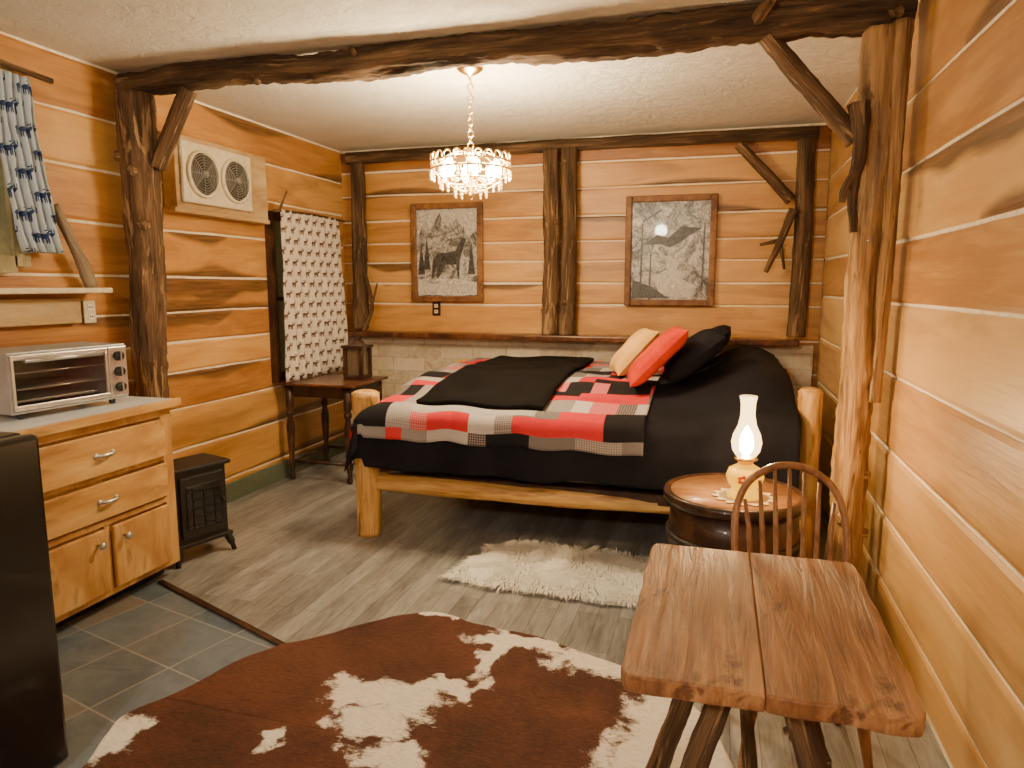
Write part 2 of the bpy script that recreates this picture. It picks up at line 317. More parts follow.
    def build(s,name,mats,parent=None,bevel=0,label=None,cat=None,kind=None,group=None,solid=0,origin=None):
        me=bpy.data.meshes.new(name)
        lo=Vector([min(v[i] for v in s.v) for i in range(3)]); hi=Vector([max(v[i] for v in s.v) for i in range(3)])
        o=(lo+hi)/2
        if not parent: o.z=lo.z
        if origin is not None: o=Vector(origin)
        me.from_pydata([tuple(v-o) for v in s.v],[],s.f)
        if not isinstance(mats,(list,tuple)): mats=[mats]
        for m in mats: me.materials.append(M[m] if isinstance(m,str) else m)
        me.polygons.foreach_set('material_index',s.m); me.polygons.foreach_set('use_smooth',s.sm)
        if s.uv:
            ul=me.uv_layers.new(name='UVMap')
            for fi,uv in s.uv.items():
                p=me.polygons[fi]
                for k,li in enumerate(p.loop_indices): ul.data[li].uv=uv[k]
        me.update(); ob=bpy.data.objects.new(name,me); ob.location=o; COL.objects.link(ob)
        if parent: ob.parent=parent
        if label: ob['label']=label
        if cat: ob['category']=cat
        if kind: ob['kind']=kind
        if group: ob['group']=group
        if solid: md=ob.modifiers.new('solid','SOLIDIFY'); md.thickness=solid; md.offset=-1
        if bevel:
            md=ob.modifiers.new('bevel','BEVEL'); md.width=bevel; md.segments=2; md.limit_method='ANGLE'; md.angle_limit=math.radians(35)
        return ob
def thing(name,loc,label,cat,rz=0,group=None):
    e=bpy.data.objects.new(name,None); e.empty_display_size=.1; e.location=loc; e.rotation_euler=(0,0,rz); e['label']=label; e['category']=cat
    if group: e['group']=group
    COL.objects.link(e); return e
def spl(P,n=6):
    P=[Vector(p) for p in P]; P=[P[0]*2-P[1]]+P+[P[-1]*2-P[-2]]; o=[]
    for i in range(1,len(P)-2):
        for k in range(n):
            t=k/n; a,b,c,d=P[i-1:i+3]
            o.append(.5*((2*b)+(c-a)*t+(2*a-5*b+4*c-d)*t*t+(3*b-a-3*c+d)*t**3))
    o.append(P[-2]); return o
def lerp(a,b,n): return [a+(b-a)*i/(n-1) for i in range(n)]
def log(mb,P,r0,r1,n=8,seg=22,wob=.1,seed=0,m=0,knots=0):
    tot=sum((Vector(P[i+1])-Vector(P[i])).length for i in range(len(P)-1)); n=max(3,int(tot/(.022*(len(P)-1))))
    pts=spl(P,n); rr=lerp(r0,r1,len(pts)); mb.tube(pts,rr,seg,m,wob,seed=seed)
    rnd=random.Random(int(seed*10)+3)
    for k in range(knots):
        i=rnd.randrange(4,len(pts)-4); d=Vector((rnd.uniform(-1,1),rnd.uniform(-1,.2),rnd.uniform(-.6,.6))).normalized(); ax=(pts[i+1]-pts[i]).normalized(); d=(d-ax*d.dot(ax)).normalized()
        R=rr[i]; mb.tube([pts[i]+d*R*.4,pts[i]+d*R*.9,pts[i]+d*R*(1.15+rnd.random()*.25)],[R*.55,R*.36,R*.26],10,m,.15,seed=k)
    return mb
# ---------------------------------------------------------------- room shell
XL,XR,YB,YF,ZC=-3.27,.75,5.76,-2.4,2.68
def plankwall(name,O,D,Nn,length,seams,mat,seed,specs=(),top=ZC,amp=.006,prob=.3):
    O=Vector(O);D=Vector(D);Nn=Vector(Nn); mb=MB(); cols=[]
    c=O+D*length/2-Nn*.056+Vector((0,0,top/2)); sz=[abs(D[i])*length+abs(Nn[i])*.1+(top if i==2 else 0) for i in range(3)]
    mb.box(c,sz,1); cols+=[(0,0,0)]*8
    rnd=random.Random(seed); off=0
    zs=sorted(seams)
    for k in range(len(zs)-1):
        z0,z1=zs[k],zs[k+1]; tone=rnd.random(); rt=rnd.random()<prob; rb=rnd.random()<prob; off+=7.3; gap=.0045+rnd.random()*.006
        ncol=int(length/.05); b=len(mb.v); h=z1-z0
        rows=[(0,0),(0,1),(.06,1),(.15,1),(.25,1),(.37,1),(.5,1),(.63,1),(.75,1),(.85,1),(.94,1),(1,1),(1,0)]
        for i in range(ncol+1):
            l=length*i/ncol
            lo=z0+gap+amp*1.3*nz(l*1.1,seed+k*3.1,0)+amp*.5*nz(l*6,seed+k,5)+.010*max(0,nz(l*.9,seed+k,31)); hi=z1-gap+amp*1.3*nz(l*1.1,seed+(k+1)*3.1,0)+amp*.5*nz(l*6,seed+k,9)
            wt=(max(0,nz(l*.8,seed+k*2.3,17))*.6-.02) if rt else -.1
            wb=(max(0,nz(l*.8,seed+k*2.3,27))*.6-.02) if rb else -.1
            for (kk,edge,l0,l1,wd) in specs:
                if kk==k and l0<l<l1:
                    q=math.sin(pi*(l-l0)/(l1-l0))**.6*wd*(1+.5*nz(l*3.5,seed,3))
                    if edge=='t': wt=max(wt,q)
                    else: wb=max(wb,q)
            for (vv,fr) in rows:
                dd=.022 if fr else -.0
                if vv in(0,1) and fr: dd=.017
                bark=max(wt-(1-vv),wb-vv)
                mb.v.append(O+D*l+Nn*(dd-.018)+Vector((0,0,lo+(hi-lo)*vv))); cols.append((tone,vv,min(1,max(0,.5+bark))))
        R=len(rows)
        for i in range(ncol):
            for j in range(R-1):
                idx=[b+i*R+j,b+(i+1)*R+j,b+(i+1)*R+j+1,b+i*R+j+1]
                uv=[((i if q in(0,3) else i+1)*length/ncol+off*1.7,rows[j if q<2 else j+1][0]*h+off) for q in range(4)]
                mb.face(idx,0,False,uv)
    ob=mb.build(name,[mat,'chink'],kind='structure',origin=(0,0,0))
    ca=ob.data.color_attributes.new('pl','FLOAT_COLOR','POINT')
    for i,cc in enumerate(cols): ca.data[i].color=(cc[0],cc[1],cc[2],1)
    return ob
plankwall('wall_left',(XL,YF,0),(0,1,0),(1,0,0),YB-YF,[.02,.15,.45,.72,.95,1.14,1.33,1.55,1.84,2.12,2.40,2.67],'plank',11,[(6,'t',5.7,7.1,.75),(6,'b',5.8,6.5,.45),(7,'b',5.9,6.9,.25),(7,'t',6.0,6.6,.25),(5,'t',5.7,6.6,.55),(3,'t',5.8,6.9,.3)])
plankwall('wall_back',(XL,YB,0),(1,0,0),(0,-1,0),XR-XL,[.02,.28,.55,.82,1.08,1.34,1.52,1.70,1.86,2.06,2.28,2.48,2.67],'plank',23,[(9,'b',2.6,3.6,.35),(6,'t',.2,.9,.45),(8,'t',2.1,2.9,.35),(5,'t',1.1,1.9,.3)])
plankwall('wall_right',(XR,YF,0),(0,1,0),(-1,0,0),YB-YF,[.02,.20,.48,.78,1.11,1.42,1.69,1.99,2.28,2.67],'plankR',37,[(6,'t',3.3,5.9,.36),(6,'b',3.3,4.9,.30),(8,'b',3.6,5.2,.34)],amp=.004,prob=.08)
plankwall('wall_front',(XL,YF,0),(1,0,0),(0,1,0),XR-XL,[.02,.3,.6,.9,1.2,1.5,1.8,2.1,2.4,2.67],'plank',51)
mb=MB().box(((XL+XR)/2,(YB+YF)/2,ZC+.05),(XR-XL+.3,YB-YF+.3,.1)); mb.build('ceiling','ceil',kind='structure',origin=(0,0,0))
mb=MB()
def sl(x): return 2.74-.39*(x+2.63)
y0,y1=YF-.1,YB+.1; xa,xb=XL-.1,XR+.1
vs=[(xa,y0,0),(xb,y0,0),(xb,sl(xb),0),(xa,sl(xa),0),(xb,y1,0),(xa,y1,0)]
mb.v=[Vector(v) for v in vs]+[Vector((v[0],v[1],-.1)) for v in vs]
mb.face((0,1,2,3),1); mb.face((3,2,4,5),0); mb.face((6,9,8,7),0); mb.face((9,11,10,8),0)
mb.build('floor',['floor','tile'],kind='structure',origin=(0,0,0))
a=Vector((-2.68,sl(-2.68),.006)); b=Vector((.70,sl(.70),.006)); d=(b-a); ang=math.atan2(d.y,d.x)
MB().box((a+b)/2,(d.length,.03,.010),0,Matrix.Rotation(ang,3,'Z')).build('trim_1','dkw',kind='structure',bevel=.003)
MB().box((XL+.035,(3.45+YB)/2,.065),(.03,YB-3.45,.13)).build('baseboard_left','green',kind='structure',bevel=.004)
MB().box(((XL+XR)/2,YB-.06,.54),(XR-XL-.1,.06,1.02)).build('trim_2','stone',kind='structure')
MB().box((-1.27,YB-.13,1.075),(3.72,.2,.05)).build('trim_3','mahog',kind='structure',bevel=.012)
log(MB(),[(XL+.1,YB-.07,2.60),(-1.3,YB-.07,2.61),(XR-.1,YB-.07,2.60)],.05,.045,10,seed=3).build('trim_4','logbeam',kind='structure')
# ---------------------------------------------------------------- logs
mb=log(MB(),[(-3.24,3.34,2.61),(-2.5,3.33,2.62),(-1.9,3.34,2.60),(-1.2,3.36,2.62),(-.4,3.34,2.60),(.2,3.35,2.615),(.71,3.35,2.61)],.064,.080,10,32,.30,1,knots=7)
mb.build('ceiling_beam','logbeam',label='rough dark log beam spanning the room under ceiling',cat='beam')
mb=log(MB(),[(-3.12,3.25,0),(-3.135,3.27,.9),(-3.12,3.28,1.7),(-3.13,3.29,2.54)],.082,.10,10,30,.20,5,knots=6)
mb.build('log_post','log',label='thick dark log post against plank wall by the cabinet',cat='post')
mb=log(MB(),[(-3.02,3.31,2.15),(-2.92,3.32,2.34),(-2.80,3.33,2.55)],.042,.045,8,20,.18,7)
mb.build('log_brace','log',label='short slanting log brace between post and beam',cat='brace')
mb=MB()
log(mb,[(.59,3.38,0),(.60,3.37,.6),(.60,3.36,1.3),(.60,3.35,2.0),(.60,3.35,2.54)],.070,.072,10,36,.24,9,knots=7)
log(mb,[(.665,3.33,1.0),(.67,3.31,1.6),(.665,3.30,2.1),(.67,3.30,2.55)],.028,.038,8,18,.25,10)
mb.build('log_post','logr',label='gnarled honey-brown peeled log post against plank wall',cat='post')
mb=log(MB(),[(.145,3.34,2.56),(.335,3.325,2.33),(.525,3.31,2.10)],.038,.042,8,18,.2,12)
log(mb,[(.10,3.31,2.60),(.13,3.25,2.63),(.16,3.2,2.65)],.03,.022,3,12,.15,12)
mb.build('log_brace','log',label='slanting log brace joining beam and gnarled post',cat='brace')
mb=log(MB(),[(.52,3.265,2.24),(.535,3.25,2.06),(.515,3.25,1.88),(.53,3.255,1.72)],.036,.014,6,16,.5,14)
log(mb,[(.53,3.25,1.98),(.485,3.22,1.90),(.475,3.21,1.84)],.02,.012,4,12,.4,15)
mb.build('burl_branch','logbeam',label='dark knotted branch stub fixed on gnarled post',cat='branch')
for k,x in enumerate((-1.325,-1.18)):
    log(MB(),[(x,YB-.12,1.10),(x+.01,YB-.12,1.8),(x,YB-.12,2.57)],.066,.062,8,24,.18,20+k,knots=2).build('log_post','log' if k==0 else 'logbeam',label='dark upright log post in a pair on back ledge',cat='post',group='paired log posts on back ledge')
log(MB(),[(-3.06,YB-.11,1.12),(-3.05,YB-.11,1.8),(-3.05,YB-.11,2.55)],.068,.062,8,24,.14,25).build('log_post','logbeam',label='dark log post standing in wall corner by curtain',cat='post')
log(MB(),[(.57,YB-.12,1.12),(.58,YB-.12,1.8),(.57,YB-.12,2.55)],.068,.062,8,24,.14,26).build('log_post','logbeam',label='dark log post in wall corner behind bed head',cat='post')
log(MB(),[(.10,YB-.1,2.54),(.30,YB-.1,2.33),(.49,YB-.1,2.12)],.035,.042,8,16,.14,27).build('log_brace','log',label='slanting log brace from corner post to top rail',cat='brace')
mb=log(MB(),[(.33,YB-.16,1.60),(.42,YB-.18,1.82),(.50,YB-.2,2.05)],.018,.034,6,14,.2,28); log(mb,[(.28,YB-.16,1.80),(.42,YB-.17,1.83)],.010,.018,4,8,.2,29)
log(mb,[(.42,YB-.17,1.83),(.46,YB-.16,1.62)],.015,.01,4,8,.2,30)
mb.build('forked_branch','logbeam',label='dark forked branch mounted on corner post',cat='branch')
mb=log(MB(),[(-2.99,5.56,1.10),(-2.90,5.56,1.32),(-2.95,5.55,1.62)],.020,.012,6,12,.2,31); log(mb,[(-2.90,5.56,1.32),(-2.84,5.55,1.52)],.013,.008,4,8,.2,32)
mb.build('twisted_branch','logbeam',label='thin twisted dark branch leaning beside corner post',cat='branch')
# ---------------------------------------------------------------- pictures
def picture(x0,x1,z0,z1,pm,label,kind):
    y=YB-.015; e=thing('framed_picture',((x0+x1)/2,y,z0),label,'picture'); W=(x1-x0);H=z1-z0; fw=.05
    mb=MB()
    for sx in(-1,1): mb.box((sx*(W/2-fw/2),-.02,H/2),(fw,.035,H))
    for zz in(fw/2,H-fw/2): mb.box((0,-.02,zz),(W-2*fw,.033,fw))
    mb.build('picture_frame','frame',e,bevel=.008)
    mb=MB(); mb.box((0,-.012,H/2),(W-2*fw,.01,H-2*fw),0)
    t=lambda a,c,d:(a*W,-.0175-d,c*H)
    def P(pts,m,d=.001): mb.prism([(p[0],p[1]) for p in pts],t,0,d,m)
    if kind==1:
        P([(-.41,.66),(-.30,.84),(-.22,.74),(-.10,.90),(.02,.76),(.12,.86),(.30,.66),(.41,.72),(.41,.93),(-.41,.93)],2)
        P([(-.41,.07),(.41,.07),(.41,.2),(.1,.24),(-.2,.18),(-.41,.24)],2)
        P([(-.2,.42),(-.12,.5),(.0,.5),(.12,.52),(.16,.58),(.2,.64),(.25,.65),(.27,.62),(.24,.58),(.21,.5),(.18,.42),(.17,.24),(.15,.24),(.13,.38),(-.02,.38),(-.12,.24),(-.145,.24),(-.14,.36),(-.2,.24),(-.22,.24)],1,.0016)
        for a in(-1,0,1): P([(.2+a*.02,.64),(.21+a*.02,.64),(.15+a*.09,.76),(.138+a*.09,.76)],1,.0016)
        for q in((-.36,.5),(-.28,.55),(.34,.5)): P([(q[0]-.05,q[1]-.22),(q[0]+.05,q[1]-.22),(q[0],q[1]+.12)],1,.0013)
    else:
        P([(-.1,.10),(.22,.08),(.3,.18),(.05,.28),(.12,.42),(-.06,.46),(-.02,.34),(-.18,.26)],2)
        P([(-.3,.56),(-.14,.65),(-.02,.62),(.12,.72),(.34,.70),(.2,.63),(.1,.57),(.0,.53),(-.1,.56)],1,.0016)
        for q in((-.32,.3,.45),(-.22,.2,.3),(.36,.35,.4)): P([(q[0]-.012,q[1]-.2),(q[0]+.012,q[1]-.2),(q[0]+.02,q[1]+q[2]),(q[0]+.005,q[1]+q[2])],1,.0014)
        P([(-.3,.76),(-.1,.86),(-.1,.88),(-.31,.78)],1,.0016); P([(-.41,.07),(.0,.07),(-.2,.18),(-.41,.24)],1,.0012)
    mb.build('printed_sheet',[pm,'ink','paper'],e)
picture(-2.59,-1.93,1.36,2.20,'print1','brown framed black-and-white elk and mountain print on wall',1)
picture(-.73,-.03,1.34,2.20,'print2','brown framed black-and-white river wildlife print on wall',2)
def outlet(loc,rotz,m1,m2,label):
    e=thing('wall_outlet',loc,label,'outlet',rotz)
    MB().box((0,-.006,.06),(.075,.012,.12)).build('cover_plate',m1,e,bevel=.004)
    for z in(.035,.085):
        mb=MB(); mb.box((0,-.014,z),(.034,.008,.03),0); mb.box((-.007,-.019,z),(.003,.004,.011),1); mb.box((.007,-.019,z),(.003,.004,.011),1); mb.build('socket',[m2,'black'],e)
outlet((-2.37,YB-.01,1.24),0,'black','cream','black wall outlet with pale sockets under picture')
outlet((XL+.012,3.0,1.30),pi/2,'cream','white','cream wall outlet below wooden shelf')
# ---------------------------------------------------------------- fan unit on left wall
X=XL+.01
e=thing('window_fan_unit',(X,4.05,1.97),'cream wall ventilation unit with two round grilles','fan')
mb=MB(); mb.box((.05,0,.22),(.10,.90,.44),0); mb.box((.04,0,-.012),(.12,.94,.03),0); mb.build('wooden_casing',wood('pale_casing_wood',((.30,.18,.08),(.48,.33,.16),(.60,.45,.26)),'Object',(6,1.5,6),.5,.15),e,bevel=.006)
MB().box((.115,-.09,.22),(.03,.66,.37)).build('front_plate','cream',e,bevel=.012)
RY=Matrix.Rotation(pi/2,3,'Y')
for yy in(-.25,.06):
    mb=MB(); mb.lathe([(.146,0),(.146,.02),(.130,.026),(.128,.006),(0,.006)],(.128,yy,.22),32,0,True,RY)
    mb.build('grille_rim',M['cream'],e)
    mb=MB(); mb.lathe([(.128,.0),(.128,.003),(0,.003)],(.133,yy,.22),28,1,True,RY)
    for r in(.022,.038,.054,.070,.086,.102,.118): mb.torus((.150,yy,.22),r,.003,0,RY,28,5)
    for k in range(8):
        a=k*pi/4; mb.tube([(.147,yy,.22),(.147,yy+.126*math.cos(a),.22+.126*math.sin(a))],.003,5,0)
    mb.lathe([(.022,0),(.022,.02),(.014,.028),(0,.03)],(.14,yy,.22),16,0,True,RY)
    mb.build('round_grille',['rubber','blackm'],e)
# ---------------------------------------------------------------- curtains / windows
mb=MB()
for yy in(4.62,5.52): mb.box((XL+.03,yy,1.40),(.05,.05,1.28))
for zz in(.80,2.02): mb.box((XL+.03,5.07,zz),(.05,.86,.07))
mb.box((XL+.02,5.07,1.40),(.02,.86,1.2),1); mb.box((XL+.032,5.07,1.40),(.02,.03,1.2),0); mb.box((XL+.032,5.07,1.40),(.02,.86,.03),0)
mb.build('window_2',['dkw','pane'],kind='structure')
mb=log(MB(),[(XL+.13,4.54,2.045),(XL+.14,5.0,2.06),(XL+.13,5.56,2.05)],.011,.009,8,8,.15,40)
log(mb,[(XL+.13,4.60,2.04),(XL+.16,4.67,2.20)],.011,.006,4,8,.1,41); mb.build('curtain_rod','log',label='natural stick curtain rod above printed curtain',cat='curtain rod')
def curt(y0,y1,z0,z1,k,flare,x,amp,sway=0):
    def f(u,v):
        z=z1+(z0-z1)*v; w=1+flare*v; yc=(y0+y1)/2+sway*v*v; y=yc+(u-.5)*(y1-y0)*w
        return (x+amp*(.5+.5*v)*math.sin(u*k*2*pi+.6*math.sin(v*3))+.012*nz(u*7,v*5),y,z+.015*nz(u*9,1)*v)
    return f
mb=MB(); mb.grid(curt(4.62,5.45,.77,2.06,9,.16,XL+.13,.028,.04),110,30,0,True,lambda u,v:(u*1.15,1.3-v*1.28))
mb.build('window_curtain','curt',label='white curtain with brown moose print on stick rod',cat='curtain',solid=.004)
mb=MB(); mb.grid(curt(2.50,2.70,1.66,2.47,5,.12,XL+.10,.03,.09),70,30,0,True,lambda u,v:(u*.62,1-v*.83))
mb.build('window_curtain','curtb',label='blue and white moose print curtain by shelf window',cat='curtain',solid=.004)
mb=MB()
for yy in(1.62,2.62): mb.box((XL+.03,yy,2.05),(.05,.08,.92))
for zz in(1.60,2.5): mb.box((XL+.03,2.12,zz),(.05,.94,.08))
mb.box((XL+.02,2.12,2.05),(.02,.94,.85),1); mb.box((XL+.03,2.12,2.05),(.025,.03,.85),0)
mb.build('window_1',['greenp','pane'],kind='structure')
mb=log(MB(),[(XL+.10,1.5,2.50),(XL+.11,2.1,2.52),(XL+.10,2.82,2.49)],.018,.014,6,8,.15,42); mb.build('curtain_rod','log',label='natural stick curtain rod above blue curtain',cat='curtain rod')
MB().box((XL+.085,2.03,1.475),(.17,1.98,.028)).build('wall_shelf','cream',label='narrow pale painted shelf under window on plank wall',cat='shelf',bevel=.006)
MB().box((XL+.03,2.0,1.37),(.05,1.84,.13)).build('trim_5',wood('pale_board',((.28,.18,.08),(.46,.33,.16),(.56,.43,.24)),'Object',(6,1.5,6)),kind='structure',bevel=.006)
mb=log(MB(),[(XL+.07,2.98,1.50),(XL+.08,2.90,1.66),(XL+.07,2.80,1.90)],.035,.02,6,14,.3,43); mb.build('driftwood_branch',wood('grey_driftwood',((.10,.065,.04),(.24,.18,.12),(.40,.32,.23)),'UV',(6,2,1)),label='weathered driftwood piece standing on the narrow shelf',cat='driftwood')
# ---------------------------------------------------------------- cabinet
e=thing('base_cabinet',(-2.96,2.45,0),'rustic hickory base cabinet with drawers and doors','cabinet')
mb=MB(); mb.box((0,0,.48),(.56,.86,.82),0); mb.box((-.03,0,.035),(.48,.84,.07),1)
mb.build('cabinet_body',['cabv','black'],e,bevel=.004)
fx=.28
mb=MB(); mb.box((fx+.01,.40,.48),(.024,.065,.82)); mb.box((fx+.01,-.40,.48),(.024,.065,.82))
for zz,h in((.87,.04),(.637,.02),(.42,.025),(.085,.03)): mb.box((fx+.01,0,zz),(.022,.74,h))
mb.box((fx+.01,0,.25),(.022,.03,.31)); mb.build('face_frame','cabv',e,bevel=.003)
for zc,h in((.745,.19),(.53,.17)):
    d=MB().box((fx+.03,0,zc),(.022,.74,h)).build('drawer','cabw',e,bevel=.006)
    mb=MB(); mb.tube(spl([(.008,-.045,0),(.032,-.03,0),(.036,0,0),(.032,.03,0),(.008,.045,0)],4),.008,8,0)
    mb.ell((.012,-.045,0),(.01,.013,.014),0,10); mb.ell((.012,.045,0),(.01,.013,.014),0,10)
    mb.build('drawer_handle','silver',d,label='silver drawer pull')
for yc,s in((-.193,1),(.193,-1)):
    d=MB().box((fx+.03,yc,.25),(.022,.35,.30)).build('cabinet_door','cabv',e,bevel=.008)
    mb=MB(); mb.lathe([(.006,0),(.006,.018),(.017,.026),(.017,.034),(.008,.04),(0,.04)],(.011,s*.12,.09),14,0,True,RY); mb.build('door_knob','silver',d,label='silver door knob')
mb=MB(); mb.box((-2.945,2.44,.909),(.62,.96,.036)); ct=mb.build('countertop','counter',label='pale speckled laminate worktop on hickory cabinet',cat='countertop',bevel=.006)
o=MB().box((-2.63,2.44,.912),(.022,.96,.042)).build('countertop_edge','cabw',ct,bevel=.004); o.location-=ct.location
# toaster oven
e=thing('toaster_oven',(-2.96,2.49,.929),'silver countertop toaster oven with glass door on worktop','toaster oven',-.10)
mb=MB()
mb.box((0,0,.285),(.30,.56,.012)); mb.box((0,0,.033),(.30,.56,.012)); mb.box((0,-.274,.16),(.30,.012,.25)); mb.box((0,.274,.16),(.30,.012,.25)); mb.box((-.145,0,.16),(.01,.56,.25),0); mb.box((0,.18,.16),(.29,.008,.24),0)
for y in(-.22,.22):
    for x in(-.11,.11): mb.lathe([(.014,0),(.017,.028)],(x,y,0),12,1)
mb.build('oven_body',['steel','black'],e,bevel=.004)
mb=MB(); mb.box((.153,-.048,.052),(.014,.45,.022)); mb.box((.153,-.048,.268),(.014,.45,.022)); mb.box((.153,-.266,.16),(.014,.014,.20)); mb.box((.153,.170,.16),(.014,.014,.20))
d=mb.build('oven_door','silver',e,bevel=.003)
MB().box((.151,-.048,.16),(.004,.42,.196)).build('door_glass','oglass',e)
mb=MB(); mb.tube([(.185,-.23,.255),(.185,.13,.255)],.009,10); mb.tube([(.155,-.22,.255),(.185,-.22,.255)],.006,8); mb.tube([(.155,.12,.255),(.185,.12,.255)],.006,8); mb.build('door_handle','silver',e)
MB().box((.152,.229,.16),(.014,.098,.24)).build('control_panel','silver',e,bevel=.003)
for zz in(.085,.16,.235):
    mb=MB(); mb.lathe([(.024,0),(.022,.02),(0,.022)],(.159,.229,zz),18,0,True,RY); mb.box((.183,.229,zz),(.006,.006,.04),1); mb.build('control_knob',['blackm','silver'],e)
mb=MB()
for k in range(17): mb.tube([(-.12,-.25+k*.025,.13),(.14,-.25+k*.025,.13)],.0028,5)
mb.tube([(.14,-.26,.13),(.14,.17,.13)],.004,6); mb.tube([(-.12,-.26,.13),(-.12,.17,.13)],.003,6)
mb.tube([(.14,-.26,.20),(.14,.17,.20)],.004,6); mb.build('oven_rack','silver',e)
MB().box((0,-.048,.075),(.24,.38,.012)).build('baking_tray','steel',e,bevel=.003)
# fridge
e=thing('compact_refrigerator',(-2.18,1.26,0),'black compact refrigerator standing on slate tiles','refrigerator')
mb=MB(); mb.box((-.03,0,.55),(.50,.56,1.04)); 
for x in(-.22,.18):
    for y in(-.22,.22): mb.lathe([(.02,0),(.02,.035)],(x,y,0),10,0)
mb.build('refrigerator_body','black',e,bevel=.012)
MB().box((.228,0,.55),(.018,.55,1.03)).build('door_seal','rubber',e)
d=MB().box((.262,0,.55),(.05,.565,1.04)).build('refrigerator_door','black',e,bevel=.014)
MB().box((.03,-.24,.2),(.03,.03,.3)).build('door_handle','blackm',d,bevel=.006)
# heater stove
e=thing('electric_stove_heater',(-2.79,3.13,0),'small black cast stove heater with glass door','heater',-.30)
mb=MB(); mb.box((0,0,.30),(.22,.31,.42)); mb.box((0,0,.52),(.26,.36,.025)); mb.box((0,0,.10),(.25,.35,.025)); mb.build('stove_body','blackm',e,bevel=.008)
d=MB().box((.117,0,.31),(.02,.26,.34)).build('stove_door','blackm',e,bevel=.006)
MB().box((.012,0,.0),(.008,.20,.24)).build('door_window','glassdk',d,bevel=.003)
mb=MB().ell((.02,.115,0),(.010,.008,.015)); mb.build('door_handle','blackm',d)
mb=MB()
for k in range(5): mb.box((.135,0,.30-.09+k*.047),(.006,.20,.004))
for k in range(3): mb.box((.135,-.065+k*.065,.30),(.006,.004,.22))
mb.build('window_lattice','blackm',e)
for x in(-.09,.10):
    for y in(-.145,.145): MB().tube(spl([(x,y,.10),(x+(.02 if x>0 else -.02),y*1.1,.05),(x+(.03 if x>0 else -.03),y*1.18,0)],3),[.022]*4+[.014]*3,8).build('stove_leg','blackm',e)
# small side table by curtain
e=thing('side_table',(-2.89,4.88,0),'dark wooden drop-leaf side table beneath printed curtain','table')
MB().box((0,0,.755),(.64,.60,.022)).build('table_top','mahog',e,bevel=.008)
MB().box((0,0,.70),(.54,.50,.09)).build('table_apron','dkw',e,bevel=.004)
for x in(-.25,.25):
    for y in(-.25,.25):
        MB().lathe([(r*1.3,z) for r,z in [(.014,0),(.018,.03),(.012,.06),(.020,.12),(.024,.14),(.014,.17),(.022,.30),(.026,.42),(.014,.50),(.024,.52),(.024,.54),(.016,.56),(.024,.58),(.024,.74)]],(x,y,0),16).build('table_leg','dkw',e)
mb=MB()
for y in(-.25,.25): mb.tube([(-.25,y,.15),(.25,y,.15)],.014,10)
mb.tube([(-.25,-.25,.15),(-.25,.25,.15)],.014,10)
mb.tube([(.25,-.25,.15),(.25,.25,.15)],.014,10); mb.build('stretcher','dkw',e)
e=thing('rustic_lantern',(-2.76,5.02,.767),'dark wooden lantern with carrying loop on side table','lantern')
mb=MB(); mb.box((0,0,.012),(.17,.17,.024)); mb.box((0,0,.252),(.19,.19,.022)); mb.lathe([(.09,.262),(.05,.30),(.012,.31)],(0,0,0),4)
for x in(-.07,.07):
    for y in(-.07,.07): mb.box((x,y,.13),(.03,.03,.23))
mb.build('lantern_frame','dkw',e,bevel=.003)
MB().box((0,0,.13),(.13,.13,.21)).build('lantern_glass',plain('smoky_glass',(.12,.09,.06),.1,bs=0,coat=.5),e)
MB().torus((0,0,.33),.035,.005,0,Matrix.Rotation(pi/2,3,'X')).build('carrying_loop','blackm',e)
# ---------------------------------------------------------------- bed
e=thing('log_bed',(-.75,4.5,0),'yellow pine log bed frame with mattress','bed')
L=lambda x,y,z:(x+.75,y-4.5,z)
for (x,y,h,r) in((-1.99,3.70,.87,.082),(-1.99,5.42,.88,.078),(.47,3.80,.97,.060),(.47,5.42,.88,.060)):
    mb=log(MB(),[L(x,y,0),L(x+.005,y,h*.5),L(x,y,h)],r*.86,r,6,20,.08,x+y); mb.ell(L(x,y,h),(r*.93,r*.93,.02)); mb.build('bed_post','pine',e)
log(MB(),[L(-1.98,3.72,.33),L(-.8,3.73,.325),L(.46,3.80,.33)],.058,.055,8,20,.08,51).build('side_rail','pine',e)
log(MB(),[L(-1.98,5.42,.33),L(-.8,5.42,.325),L(.46,5.42,.33)],.06,.055,8,20,.06,52).build('side_rail','pine',e)
mb=log(MB(),[L(-1.99,3.70,.36),L(-1.99,5.42,.36)],.055,.05,8,14,.06,53); log(mb,[L(-1.99,3.70,.68),L(-1.99,5.42,.68)],.045,.04,8,14,.06,54)
mb.build('footboard','pine',e)
mb=log(MB(),[L(.47,3.80,.76),L(.47,5.42,.76)],.045,.045,8,14,.06,55); log(mb,[L(.47,3.80,.42),L(.47,5.42,.42)],.045,.045,8,14,.06,56)
for k in range(7): mb.tube([L(.47,4.0+k*.2,.42),L(.47,4.0+k*.2,.77)],.025,10)
mb.build('headboard','pine',e)
MB().box(L(-.76,4.55,.36),(2.2,1.70,.06)).build('bed_slats','dkw',e)
MB().box(L(-.76,4.56,.58),(2.2,1.66,.36)).build('mattress','sheet',e,bevel=.05)
def ztop(x,y):
    t=min(1,max(0,(y-3.6)/.8)); z=.80+.10*(t*t*(3-2*t))
    z+=.16*math.exp(-((x-.22)/.26)**2)*min(1,max(0,(y-3.52)/.5))**.6
    return z+.014*nz(x*5,y*5,2)
